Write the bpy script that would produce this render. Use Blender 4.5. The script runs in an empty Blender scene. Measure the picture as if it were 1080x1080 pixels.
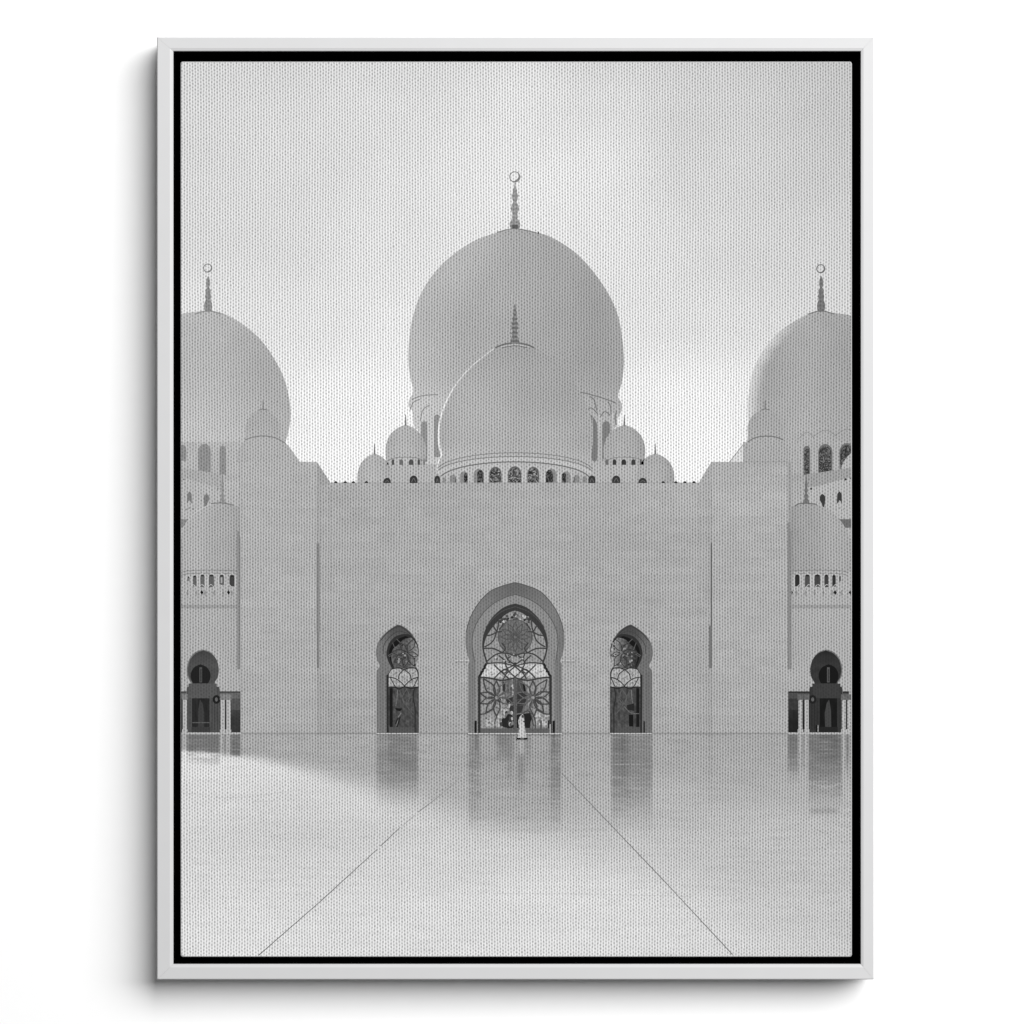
import bpy, math, random
from mathutils import noise, Vector
from mathutils.geometry import tessellate_polygon

random.seed(7)
S = bpy.context.scene
COL = S.collection
CZ = 1.5                      # height of the picture's centre on the wall
def X(px): return (px - 540.0) / 1000.0
def Z(py): return (540.0 - py) / 1000.0
FRONT = -0.045                # frame front, metres out from the wall
CANV = -0.0400                # canvas front

# ------------------------------------------------------------------ tone
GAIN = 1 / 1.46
def lin(v):
    c = max(0.0, min(255.0, v)) / 255.0
    return c / 12.92 if c <= 0.04045 else ((c + 0.055) / 1.055) ** 2.4
def lamp_evened_pigment(v, x, y):
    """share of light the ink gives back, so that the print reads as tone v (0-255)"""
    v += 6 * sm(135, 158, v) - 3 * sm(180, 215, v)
    return min(0.97, max(0.002, lin(v) * GAIN / (1.0 + 0.00016 * x - 0.00017 * y)))  # inverse of the lamp's falloff put into the ink, evening out its gradient
def nz(x, y, s=0.0): return noise.noise(Vector((x, y, s)))
def sm(a, b, x):
    if a == b: return 0.0 if x < a else 1.0
    t = max(0.0, min(1.0, (x - a) / (b - a)))
    return t * t * (3 - 2 * t)
def interp(tab, x):
    if x <= tab[0][0]: return tab[0][1]
    for (a, u), (b, v) in zip(tab, tab[1:]):
        if x <= b:
            t = (x - a) / (b - a); t = t * t * (3 - 2 * t)
            return u + (v - u) * t
    return tab[-1][1]
def grid2(xs, ys, rows, x, y):
    return interp([(yy, interp(list(zip(xs, r)), x)) for yy, r in zip(ys, rows)], y)

# ------------------------------------------------------------------ materials
def mat(name, col, rough=0.6, spec=0.3):
    m = bpy.data.materials.new(name); m.use_nodes = True
    b = m.node_tree.nodes['Principled BSDF']
    b.inputs['Base Color'].default_value = (*col, 1)
    b.inputs['Roughness'].default_value = rough
    b.inputs['Specular IOR Level'].default_value = spec
    return m, b
def grain(m, b, col, scale, amt, bump=0.0, stretch=(1, 1, 1)):
    nt = m.node_tree; N = nt.nodes; L = nt.links
    tc = N.new('ShaderNodeTexCoord'); mp = N.new('ShaderNodeMapping')
    mp.inputs['Scale'].default_value = stretch
    n = N.new('ShaderNodeTexNoise'); n.inputs['Scale'].default_value = scale; n.inputs['Detail'].default_value = 5
    L.new(tc.outputs['Object'], mp.inputs[0]); L.new(mp.outputs[0], n.inputs['Vector'])
    r = N.new('ShaderNodeMapRange')
    r.inputs['To Min'].default_value = 1 - amt; r.inputs['To Max'].default_value = 1 + amt
    L.new(n.outputs['Fac'], r.inputs['Value'])
    v = N.new('ShaderNodeVectorMath'); v.operation = 'SCALE'; v.inputs[0].default_value = col
    L.new(r.outputs[0], v.inputs['Scale']); L.new(v.outputs[0], b.inputs['Base Color'])
    if bump:
        bp = N.new('ShaderNodeBump'); bp.inputs['Strength'].default_value = bump; bp.inputs['Distance'].default_value = 0.0005
        L.new(n.outputs['Fac'], bp.inputs['Height']); L.new(bp.outputs[0], b.inputs['Normal'])

M_WALL, b = mat('wall_paint', (0.80, 0.80, 0.80), 0.9, 0.1); grain(M_WALL, b, (0.80, 0.80, 0.80), 60, 0.01, 0.05)
M_RAIL, b = mat('white_lacquered_wood', (0.70, 0.70, 0.705), 0.55, 0.3); grain(M_RAIL, b, (0.485, 0.485, 0.488), 40, 0.02, 0.04)
M_BLACK, b = mat('matt_black_liner', (0.001, 0.001, 0.001), 0.95, 0.0)
grain(M_BLACK, b, (0.0012, 0.0012, 0.0012), 80, 0.2)
M_BODY, b = mat('bare_canvas_edge', (0.36, 0.36, 0.36), 0.9, 0.1); grain(M_BODY, b, (0.36, 0.36, 0.36), 300, 0.1, 0.1)

WEAVE = 0.51
def make_print():
    m, b = mat('printed_canvas', (0.5, 0.5, 0.5), 0.85, 0.12)
    nt = m.node_tree; N = nt.nodes; L = nt.links
    def mth(op, a, c=None, clamp=False):
        n = N.new('ShaderNodeMath'); n.operation = op; n.use_clamp = clamp
        for i, q in enumerate((a, c)):
            if q is None: continue
            if isinstance(q, (int, float)): n.inputs[i].default_value = q
            else: L.new(q, n.inputs[i])
        return n.outputs[0]
    at = N.new('ShaderNodeAttribute'); at.attribute_name = 'ink'; at.attribute_type = 'GEOMETRY'
    tc = N.new('ShaderNodeTexCoord')
    # slow wander of the threads
    wn = N.new('ShaderNodeTexNoise'); wn.inputs['Scale'].default_value = 5; wn.inputs['Detail'].default_value = 2
    L.new(tc.outputs['Object'], wn.inputs['Vector'])
    ws = N.new('ShaderNodeSeparateColor'); L.new(wn.outputs['Color'], ws.inputs[0])
    sp = N.new('ShaderNodeSeparateXYZ'); L.new(tc.outputs['Object'], sp.inputs[0])
    # per-thread irregularity
    tn = N.new('ShaderNodeTexNoise'); tn.inputs['Scale'].default_value = 260; tn.inputs['Detail'].default_value = 1
    L.new(tc.outputs['Object'], tn.inputs['Vector'])
    ts = N.new('ShaderNodeSeparateColor'); L.new(tn.outputs['Color'], ts.inputs[0])
    jx = mth('MULTIPLY', mth('SUBTRACT', ts.outputs[0], 0.5), 0.0014)
    jz = mth('MULTIPLY', mth('SUBTRACT', ts.outputs[1], 0.5), 0.0016)
    x = mth('ADD', mth('ADD', sp.outputs[0], mth('MULTIPLY', ws.outputs[0], 0.0030)), jx)
    z = mth('ADD', mth('ADD', sp.outputs[2], mth('MULTIPLY', ws.outputs[1], 0.0130)), jz)
    P = 2 * math.pi
    c1 = mth('COSINE', mth('MULTIPLY', x, P / 0.00574))
    c2 = mth('COSINE', mth('MULTIPLY', z, P / 0.00365))
    c3 = mth('COSINE', mth('MULTIPLY', x, P / 0.00287))
    pit = mth('ADD', mth('MULTIPLY', mth('MULTIPLY', c1, c2), 0.47), mth('MULTIPLY', c3, 0.53))
    amp = mth('MULTIPLY', mth('ADD', mth('MULTIPLY', ts.outputs[2], 1.3), 0.35), WEAVE)
    sc = N.new('ShaderNodeSeparateColor'); L.new(at.outputs['Color'], sc.inputs[0])
    amp = mth('MULTIPLY', amp, mth('MINIMUM', 1.0, mth('ADD', 0.30, mth('MULTIPLY', sc.outputs[0], 3.2))))
    w = mth('SUBTRACT', 1.0, mth('MULTIPLY', pit, amp))
    w = mth('MAXIMUM', w, 0.1)
    v = N.new('ShaderNodeVectorMath'); v.operation = 'SCALE'
    L.new(at.outputs['Color'], v.inputs[0]); L.new(w, v.inputs['Scale'])
    mn = N.new('ShaderNodeVectorMath'); mn.operation = 'MINIMUM'; mn.inputs[1].default_value = (0.98,) * 3
    L.new(v.outputs[0], mn.inputs[0]); L.new(mn.outputs[0], b.inputs['Base Color'])
    bp = N.new('ShaderNodeBump'); bp.inputs['Strength'].default_value = 0.12; bp.inputs['Distance'].default_value = 0.0004
    L.new(w, bp.inputs['Height']); L.new(bp.outputs[0], b.inputs['Normal'])
    return m
M_PRINT = make_print()

# ------------------------------------------------------------------ objects
def link(o, parent=None, label=None):
    COL.objects.link(o)
    if parent: o.parent = parent
    if label: o['label'] = label
    return o
def mesh_obj(name, vs, fs, m, parent=None, label=None, smooth=False):
    me = bpy.data.meshes.new(name); me.from_pydata(vs, [], fs); me.materials.append(m); me.update()
    if smooth:
        for p in me.polygons: p.use_smooth = True
    return link(bpy.data.objects.new(name, me), parent, label)

wall = mesh_obj('wall', [(x, y, z) for x in (-4, 4) for y in (0, 0.12) for z in (-2.5, 5.5)],
    [(0, 1, 5, 4), (2, 6, 7, 3), (0, 4, 6, 2), (1, 3, 7, 5), (0, 2, 3, 1), (4, 5, 7, 6)], M_WALL)
wall['kind'] = 'structure'

root = bpy.data.objects.new('framed_canvas_print', None); link(root)
root.location = (0, 0, CZ)
root['label'] = 'framed black and white canvas print of a domed white mosque, hanging on the white wall'
root['category'] = 'framed print'

# frame rails, mitred
OUT = (165.4, 39.0, 921.8, 1033.2); INN = (182.6, 53.8, 907.9, 1017.0)
def ring(f, y):
    x0, y0, x1, y1 = [a + (b_ - a) * f for a, b_ in zip(OUT, INN)]
    return [Vector((X(x0), y, Z(y0))), Vector((X(x1), y, Z(y0))), Vector((X(x1), y, Z(y1))), Vector((X(x0), y, Z(y1)))]
PROF = [(0.0, -0.0005), (0.0, FRONT + 0.0012), (0.022, FRONT + 0.0005), (0.06, FRONT), (0.80, FRONT), (0.86, FRONT + 0.0003),
        (0.97, FRONT + 0.0007), (1.0, FRONT + 0.0016), (1.0, -0.0005)]
LBL = ['top rail of the white frame', 'right rail of the white frame', 'bottom rail of the white frame', 'left rail of the white frame']
for s in range(4):
    vs = []; n = len(PROF)
    for f, y in PROF:
        r = ring(f, y); a, c = r[s], r[(s + 1) % 4]
        d = (c - a).normalized() * 0.00006
        vs += [tuple(a + d), tuple(c - d)]
    fs = [(2 * k, 2 * k + 1, 2 * ((k + 1) % n) + 1, 2 * ((k + 1) % n)) for k in range(n)]
    fs += [tuple(2 * k for k in reversed(range(n))), tuple(2 * k + 1 for k in range(n))]
    mesh_obj('frame_rail', vs, fs, M_RAIL, root, LBL[s])

# black liner: floor and inner walls of the shadow gap
def rect(x0, y0, x1, y1, y): return [(X(x0), y, Z(y0)), (X(x1), y, Z(y0)), (X(x1), y, Z(y1)), (X(x0), y, Z(y1))]
i0 = (INN[0] + .25, INN[1] + .25, INN[2] - .25, INN[3] - .25)
i1 = (INN[0] + .9, INN[1] + .9, INN[2] - .9, INN[3] - .9)
i2 = (210, 85, 880, 990)
vs = rect(*i0, -0.002) + rect(*i0, FRONT + 0.0026) + rect(*i1, FRONT + 0.0026) + rect(*i1, -0.010) + rect(*i2, -0.010) + rect(*i2, -0.002)
fs = []
for k in range(6):
    a = 4 * k; c = 4 * ((k + 1) % 6)
    for i in range(4): j = (i + 1) % 4; fs.append((a + i, a + j, c + j, c + i))
mesh_obj('shadow_gap_liner', vs, fs, M_BLACK, root, 'black inner liner forming the gap between frame and canvas')

# stretched canvas body with rounded wrapped edges
CL, CT, CR, CB = 189.6, 64.0, 899.2, 1010.2
def rrect(inset, r, y, n=6):
    out = []
    x0, y0, x1, y1 = CL + inset, CT + inset, CR - inset, CB - inset
    for cx, cy, a0 in ((x1 - r, y0 + r, -90), (x1 - r, y1 - r, 0), (x0 + r, y1 - r, 90), (x0 + r, y0 + r, 180)):
        for i in range(n + 1):
            a = math.radians(a0 + 90 * i / n)
            out.append((X(cx + r * math.cos(a)), y, Z(cy + r * math.sin(a))))
    return out
rings = [rrect(0, 2.6, -0.0095)] + [rrect(1.3 * (1 - math.cos(t)), 2.6 - 1.2 * (1 - math.cos(t)), CANV + 0.0013 * (1 - math.sin(t)))
         for t in [math.radians(q) for q in (0, 20, 40, 60, 75, 90)]]
vs = [v for r in rings for v in r]; n = len(rings[0]); fs = []
for k in range(len(rings) - 1):
    for i in range(n): j = (i + 1) % n; fs.append((k * n + i, k * n + j, (k + 1) * n + j, (k + 1) * n + i))
fs.append(tuple((len(rings) - 1) * n + i for i in range(n))); fs.append(tuple(reversed(range(n))))
canvas = mesh_obj('canvas', vs, fs, M_BODY, root, 'woven stretched canvas carrying the printed picture of the mosque')
PL, PT, PR, PB = CL + 0.9, CT + 0.9, CR - 0.9, CB - 0.9

# ------------------------------------------------------------------ drawing on the canvas: each printed motif is one sheet of ink
class Ink:
    def __init__(s, name, base, label):
        s.name, s.lv, s.label = name, base, label
        s.v, s.f, s.c = [], [], []
    def y(s): return CANV - 2e-5 - s.lv * 3e-6
    def up(s, n=1): s.lv += n; return s
    def fill(s, poly, col, res=4, resy=None, up=True):
        """gradient fill of an outline that each horizontal line crosses once"""
        fn = col if callable(col) else (lambda x, y: col)
        if not callable(col) and resy is None: res = 400; 
        n = len(poly); y0 = min(p[1] for p in poly); y1 = max(p[1] for p in poly)
        ry = resy or (res if callable(col) else 1e9)
        ys = sorted(set([y0, y1] + [round(p[1], 3) for p in poly] + [y0 + (y1 - y0) * i / max(1, math.ceil((y1 - y0) / ry)) for i in range(int(math.ceil((y1 - y0) / ry)))]))
        ys = [max(PT, min(PB, q)) for q in ys]
        yy = [ys[0]]
        for q in ys[1:]:
            if q - yy[-1] > 0.02: yy.append(q)
        def span(y):
            y = min(max(y, y0 + 1e-4), y1 - 1e-4); xs = []
            for i in range(n):
                (ax, ay), (bx, by) = poly[i], poly[(i + 1) % n]
                if (ay <= y < by) or (by <= y < ay): xs.append(ax + (bx - ax) * (y - ay) / (by - ay))
            return (max(PL, min(PR, min(xs))), max(PL, min(PR, max(xs)))) if xs else None
        for q0, q1 in zip(yy, yy[1:]):
            a = span(q0 + 1e-3); b_ = span(q1 - 1e-3)
            if not a or not b_: continue
            m = max(1, int(math.ceil(max(a[1] - a[0], b_[1] - b_[0]) / res)))
            k = len(s.v)
            for (l, r), q in ((a, q0), (b_, q1)):
                for i in range(m + 1):
                    x = l + (r - l) * i / m
                    s.v.append((X(x), s.y(), Z(q))); s.c.append(fn(x, q))
            for i in range(m): s.f.append((k + i, k + m + 1 + i, k + m + 2 + i, k + i + 1))
        if up: s.lv += 1
        return s
    def cells(s, poly, f, res=1.0):
        """speckled lattice: one flat tone per little square"""
        n = len(poly); y0 = min(p[1] for p in poly); y1 = max(p[1] for p in poly); y = y0
        while y < y1:
            q = min(y1, y + res); m = (y + q) / 2; xs = []
            for i in range(n):
                (ax, ay), (bx, by) = poly[i], poly[(i + 1) % n]
                if (ay <= m < by) or (by <= m < ay): xs.append(ax + (bx - ax) * (m - ay) / (by - ay))
            if xs:
                x, e = max(PL, min(xs)), min(PR, max(xs))
                while x < e:
                    r = min(e, x + res); k = len(s.v)
                    s.v += [(X(x), s.y(), Z(y)), (X(x), s.y(), Z(q)), (X(r), s.y(), Z(q)), (X(r), s.y(), Z(y))]
                    s.c += [f(x, y)] * 4; s.f.append((k, k + 1, k + 2, k + 3)); x = r
            y = q
        s.lv += 1; return s
    def shape(s, poly, col):
        """flat fill of any outline"""
        tr = tessellate_polygon([[Vector((p[0], p[1], 0)) for p in poly]])
        k = len(s.v)
        for p in poly:
            s.v.append((X(max(PL, min(PR, p[0]))), s.y(), Z(p[1]))); s.c.append(col)
        for t in tr:
            a, b_, c = [poly[i] for i in t]
            cr = (b_[0] - a[0]) * (c[1] - a[1]) - (b_[1] - a[1]) * (c[0] - a[0])
            s.f.append(tuple(k + i for i in (t if cr < 0 else reversed(t))))
        s.lv += 1; return s
    def rect(s, x0, y0, x1, y1, col, res=4): return s.fill([(x0, y0), (x1, y0), (x1, y1), (x0, y1)], col, res)
    def line(s, pts, w, col, w2=None, curve=True):
        if curve and len(pts) > 2: pts = smooth(pts)
        n = len(pts); k = len(s.v)
        for i, p in enumerate(pts):
            a = pts[max(0, i - 1)]; c = pts[min(n - 1, i + 1)]
            dx, dy = c[0] - a[0], c[1] - a[1]; l = math.hypot(dx, dy) or 1
            h = (w + ((w2 if w2 is not None else w) - w) * i / (n - 1)) / 2
            ox, oy = -dy / l * h, dx / l * h
            v = col(*p) if callable(col) else col
            for sg in (1, -1):
                s.v.append((X(max(PL, min(PR, p[0] + sg * ox))), s.y(), Z(max(PT, min(PB, p[1] + sg * oy))))); s.c.append(v)
        for i in range(n - 1): s.f.append((k + 2 * i, k + 2 * i + 2, k + 2 * i + 3, k + 2 * i + 1))
        s.lv += 1; return s
    def disc(s, cx, cy, r, col, r2=None):
        return s.shape([(cx + r * math.cos(t * math.pi / 12), cy + (r2 or r) * math.sin(t * math.pi / 12)) for t in range(24)], col)
    def leaf(s, a, c, bulge, w, col):
        mx, my = (a[0] + c[0]) / 2, (a[1] + c[1]) / 2; dx, dy = c[0] - a[0], c[1] - a[1]
        for sg in (1, -1): s.line([(a[0] + dx * .1 - dy * .03 * sg, a[1] + dy * .1 + dx * .03 * sg), (mx - dy * bulge * sg, my + dx * bulge * sg), c], w, col)
        return s
    def done(s):
        s.c = [lamp_evened_pigment(v, p[0] * 1000, -p[2] * 1000) for v, p in zip(s.c, s.v)]
        me = bpy.data.meshes.new(s.name); me.from_pydata(s.v, [], s.f); me.materials.append(M_PRINT)
        at = me.color_attributes.new('ink', 'FLOAT_COLOR', 'POINT')
        at.data.foreach_set('color', [q for c in s.c for q in (c, c, c, 1.0)])
        me.update()
        # every facet of the sheet faces the room
        flip = [p.index for p in me.polygons if p.normal.y > 0]
        if flip:
            fl = set(flip); me2 = [tuple(reversed(f)) if i in fl else f for i, f in enumerate(s.f)]
            nm = bpy.data.meshes.new(s.name); nm.from_pydata(s.v, [], me2); nm.materials.append(M_PRINT)
            at = nm.color_attributes.new('ink', 'FLOAT_COLOR', 'POINT')
            at.data.foreach_set('color', [q for c in s.c for q in (c, c, c, 1.0)]); nm.update()
            bpy.data.meshes.remove(me); me = nm
        return link(bpy.data.objects.new(s.name, me), canvas, s.label)

def smooth(p, n=6, closed=False):
    out = []; m = len(p)
    g = (lambda i: p[i % m]) if closed else (lambda i: p[max(0, min(m - 1, i))])
    for i in range(m if closed else m - 1):
        a, b_, c, d = g(i - 1), g(i), g(i + 1), g(i + 2)
        for k in range(n):
            t = k / n
            out.append(tuple(0.5 * (2 * b_[q] + (c[q] - a[q]) * t + (2 * a[q] - 5 * b_[q] + 4 * c[q] - d[q]) * t * t + (3 * b_[q] - a[q] - 3 * c[q] + d[q]) * t ** 3) for q in (0, 1)))
    if not closed: out.append(tuple(p[-1]))
    return out
def sym(left, cx):
    """left-hand outline, top to bottom, closed by its mirror"""
    l = smooth(left); return l + [(2 * cx - x, y) for x, y in reversed(l)]
def mirror(p, s=1085.0): return [(s - x, y) for x, y in p]
def arch(x0, x1, top, bot, n=8):
    r = (x1 - x0) / 2; cx = (x0 + x1) / 2; rr = min(r * 1.15, bot - top)
    return [(x0, bot)] + [(cx - r * math.cos(math.pi * i / n), top + rr - rr * math.sin(math.pi * i / n)) for i in range(n + 1)] + [(x1, bot)]
def speck(lo, hi, cell=1.0, seed=0):
    R = random.Random(seed); return lambda x, y: lo + (hi - lo) * R.random() ** 1.5
def finial(k, cx, prof, col, dark):
    pts = []; 
    l = [(cx - w, y) for y, w in prof]; r = [(cx + w, y) for y, w in reversed(prof)]
    k.fill(l + r, lambda x, y: col + 16 * nz(x * .7, y * .9, 5) - dark * (0.5 + 0.5 * math.sin(y * 1.35)), 1.2)
def crescent(k, cx, cy, r, col, thick=0.42):
    n = 32
    for i in range(n):
        t0, t1 = 2 * math.pi * i / n, 2 * math.pi * (i + 1) / n
        def w(t): return 1.0 + thick * r * 0.5 * max(0, math.cos(t - 0.7)) ** 1.5
        k.shape([(cx + r * math.cos(t0), cy + r * math.sin(t0)), (cx + r * math.cos(t1), cy + r * math.sin(t1)),
                 (cx + (r - w(t1)) * math.cos(t1), cy + (r - w(t1)) * math.sin(t1)), (cx + (r - w(t0)) * math.cos(t0), cy + (r - w(t0)) * math.sin(t0))], col)
        k.lv -= 1
    k.up()

# ---- sky
SKX = (190, 300, 420, 545, 640, 740, 899)
SKY = (64, 110, 180, 260, 340, 420, 500)
SKR = ((206, 208, 211, 214, 206, 197, 186),
       (209, 211, 214, 219, 214, 202, 189),
       (209, 211, 216, 224, 221, 206, 194),
       (212, 213, 218, 224, 220, 209, 200),
       (216, 219, 225, 224, 220, 216, 206),
       (221, 230, 234, 228, 230, 233, 212),
       (222, 233, 235, 230, 234, 236, 216))
k = Ink('printed_sky', 0, 'pale grey overcast sky printed across the upper half of the canvas')
c = 1.6
k.fill([(PL + c, PT), (PR - c, PT), (PR, PT + c), (PR, 520), (PL, 520), (PL, PT + c)],
       lambda x, y: grid2(SKX, SKY, SKR, x, y) + 3 * nz(x * .012, y * .018, 2) + 1.5 * nz(x * .05, y * .05, 3), 7)
k.done()

# ---- large side domes with their drums
for side in (0, 1):
    cx = 219.0 if side == 0 else 866.6
    k = Ink('printed_dome', 4, ('large %s dome cut by the canvas edge, %s' % (('left', 'its drum windows pale and hazy') if side == 0 else ('right', 'its drum windows dark'))))
    R = [(219, 326.8), (235.6, 330.5), (254, 340.8), (272.6, 356), (287, 375), (298.5, 397), (304, 417), (306.2, 436), (304.2, 453), (300, 468), (292, 482)]
    R = smooth(R)
    if side == 0: poly = R + [(185, 482), (185, 327 + 4)]
    else:
        L_ = smooth([(866.6, 327.8), (852.6, 331), (828.5, 345), (813.7, 358.5), (802.6, 373.5), (795, 390), (790.8, 408), (789, 427), (789.5, 446), (793, 468), (797, 482)])
        poly = list(reversed([(905, 482), (905, 333)] + L_))
    def tone(x, y, side=side):
        if side == 0: d = (306 - x) / 116.0; v = 160 + 14 * sm(0.1, 0.8, d) + 10 * sm(380, 470, y)
        else:
            e = interp([(328, 860), (345, 828), (358, 813.7), (373, 802.6), (390, 795), (408, 791), (427, 789), (482, 790)], y)
            v = 153 + 8 * math.exp(-((x - 850) / 30) ** 2) + 46 * (1 - sm(0, 16, x - e)) * sm(330, 365, y) + 4 * sm(380, 470, y)
        return v + 3 * nz(x * .05, y * .05, 4)
    k.fill(poly, tone, 4)
    # drum
    a, b_ = (185, 262) if side == 0 else (784, 905)
    k.rect(a, 466, b_, 612, lambda x, y: (170 if side == 0 else 163) + 4 * nz(x * .05, y * .05, 1) - (6 if 500 < y < 508 else 0), 4)
    # cap and finial
    k.line([(cx - 14, 331), (cx, 327.4), (cx + 14, 331)], 1.2, 118 if side else 138)
    finial(k, cx, [(291, .5), (295, 1.9), (300, 2.1), (303, 1.2), (306, 3), (309, 2.4), (312, 3.4), (316, 2.6), (320, 4.2), (325, 4.3), (328.5, 3)],
           142 if side == 0 else 120, 14)
    crescent(k, cx - .4, 283 if side else 282.3, 4.8, 130 if side == 0 else 108, .3)
    # tall windows in the drum
    if side == 0:
        for x0, x1, t, q in ((188, 196, 469, 486), (208.5, 221.8, 468, 499.5), (231, 237.8, 470, 500.5)):
            k.fill(arch(x0, x1, t, q), lambda x, y: 138 + 8 * nz(x * .4, y * .4, 2), 2)
    else:
        for x0, x1, t, q in ((848, 855, 470, 501), (863.5, 878.5, 468, 500), (886, 902, 467, 505)):
            k.fill(arch(x0, x1, t, q), 108); k.cells(arch(x0 + .8, x1 - 1.2, t + 2.5, q - .4), speck(38, 128, seed=int(x0)), 1.1)
            k.line([(x0 - 4.5, t - 8), ((x0 + x1) / 2, t - 14.5), (x1 + 4.5, t - 8)], .7, 138)
        k.fill(smooth([(905, 474), (897.5, 478.5), (891, 486), (887.6, 495), (887, 506)]) + [(905, 506)], 168)
    # lower ring of the drum: parapet edge, little windows, dots
    m = (lambda p: p) if side else (lambda p: mirror(p, 1085.2))
    v = 150 if side else 160
    k.shape(m([(850, 500.5), (905, 493), (905, 503), (862, 513), (850, 514)]), v)
    k.shape(m([(850, 514), (862, 513), (905, 503), (905, 547), (850, 547)]), 170)
    dk = 40 if side else 105
    for x, y in ((856, 515.5), (892.3, 505.5), (898.5, 504.5)): k.disc(m([(x, y)])[0][0], y, 1.2 if side else .9, dk + 10)
    k.shape(m(smooth([(868, 521), (870.8, 524), (870.6, 530), (869.2, 535.5), (867.3, 531.5), (865.2, 527), (865.6, 523)], closed=True)), dk + 15)
    k.shape(m([(883.2, 531.5), (883.6, 521), (885.8, 518), (888.3, 521), (888.6, 531.5), (887, 528.5), (885.8, 527.5), (884.8, 529.5)]), dk + 15)
    k.shape(m([(884, 547.6), (900, 547.6), (900, 556.6), (890.3, 556.6)]), 106 if side else 134)
    for x, y in ((882, 536), (886, 535), (889.5, 536.5)): k.rect(*sorted([m([(x, y)])[0][0], m([(x + 1, y)])[0][0]])[:1], y, m([(x, y)])[0][0] + 1, y + 1.6, 135)
    k.done()

# ---- great central dome with its arcaded drum
k = Ink('printed_dome', 4, 'largest central dome with a crescent finial, behind the smaller front dome')
L_ = smooth([(543.3, 241), (521.9, 245.4), (496.4, 255.5), (466.3, 278), (445, 307), (434.3, 338), (430.4, 372), (432, 395), (435.5, 412), (431.5, 421), (430.6, 428), (434.6, 434), (436.5, 449), (443, 457), (446, 480), (447, 509)])
R_ = smooth([(543.3, 241), (566, 244.8), (583, 250.5), (610, 268.6), (635, 298.5), (651.5, 331), (658, 372), (656.6, 400), (652, 417), (655.4, 424), (656, 432), (652, 441), (650.4, 449), (645, 457), (641, 480), (640, 509)])
k.fill(list(reversed(L_)) + R_[1:], lambda x, y: 156 + 10 * sm(260, 430, y) * (1 - sm(480, 640, x)) + 14 * (1 - sm(0, 70, x - 431 - 55 * (1 - sm(250, 340, y)))) + 7 * math.exp(-((x - 525) / 60) ** 2 - ((y - 290) / 45) ** 2) - 6 * math.exp(-((x - 630) / 30) ** 2 - ((y - 345) / 60) ** 2) + 9 * sm(400, 432, y) + 3 * nz(x * .03, y * .03, 9), 4)
k.line([(524, 244.6), (543, 240.7), (566, 245)], 1.1, 120)
k.rect(567, 243.8, 568.6, 246.4, 70)
finial(k, 543.1, [(192, .5), (197, .8), (199.6, 2.4), (202, 2), (206, 3.6), (209.5, 2.9), (212.5, 1.7), (214, 2.6), (216, 3.4), (219.5, 4.4), (222.5, 3.6), (225, 2.7), (228, 3.3), (230, 2.7), (232.5, 4.5), (236, 5.9), (239, 5.2), (241.6, 3)], 153, 20)
k.rect(540, 236.3, 546.3, 240.8, 88)
crescent(k, 543, 186, 5.9, 128, .55)
# springing arches and tall windows of the drum on both sides
for x0, x1, t in ((444, 450.6, 444), (457.6, 464, 437)):
    k.fill(arch(x0, x1, t, 487 if x0 < 450 else 482), 139)
for p in ([(432, 433), (436, 424), (443, 421)], [(443, 444), (446, 432), (453, 427)], [(434, 421), (446, 417), (462, 416)]): k.line(p, 1.0, 136)
k.shape(smooth([(622.6, 437), (625.6, 439.5), (629, 445), (630, 452), (630, 483.5), (624, 483.5), (625.4, 465), (624.5, 448)], closed=False), 118)
k.fill(arch(635.3, 643.6, 444, 484), 122)
for p in ([(612, 413), (634, 419), (650, 425)], [(622.5, 418), (627, 422), (629.6, 433)], [(641.5, 424), (644, 428), (644.6, 436)], [(650.5, 433), (649, 440), (650, 448)], [(633, 440), (638, 434), (644, 438)], [(618, 434), (624, 430), (631, 437)]): k.line(p, 1.1, 118)
for x in (437.5, 441, 454.5, 632.4, 646.5, 651): k.line([(x, 436), (x + .5, 456 if x != 454.5 else 486)], 1.1, 192)
k.done()

# ---- roof block behind the parapet with its row of lunette windows
k = Ink('printed_roof_block', 31, 'low pale roof block with small round-headed windows, between the small domes')
k.fill([(404, 489.6), (684, 489.6), (684, 511), (404, 511)], lambda x, y: 168 + 3 * nz(x * .06, y * .06, 3), 6)
k.done()

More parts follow.
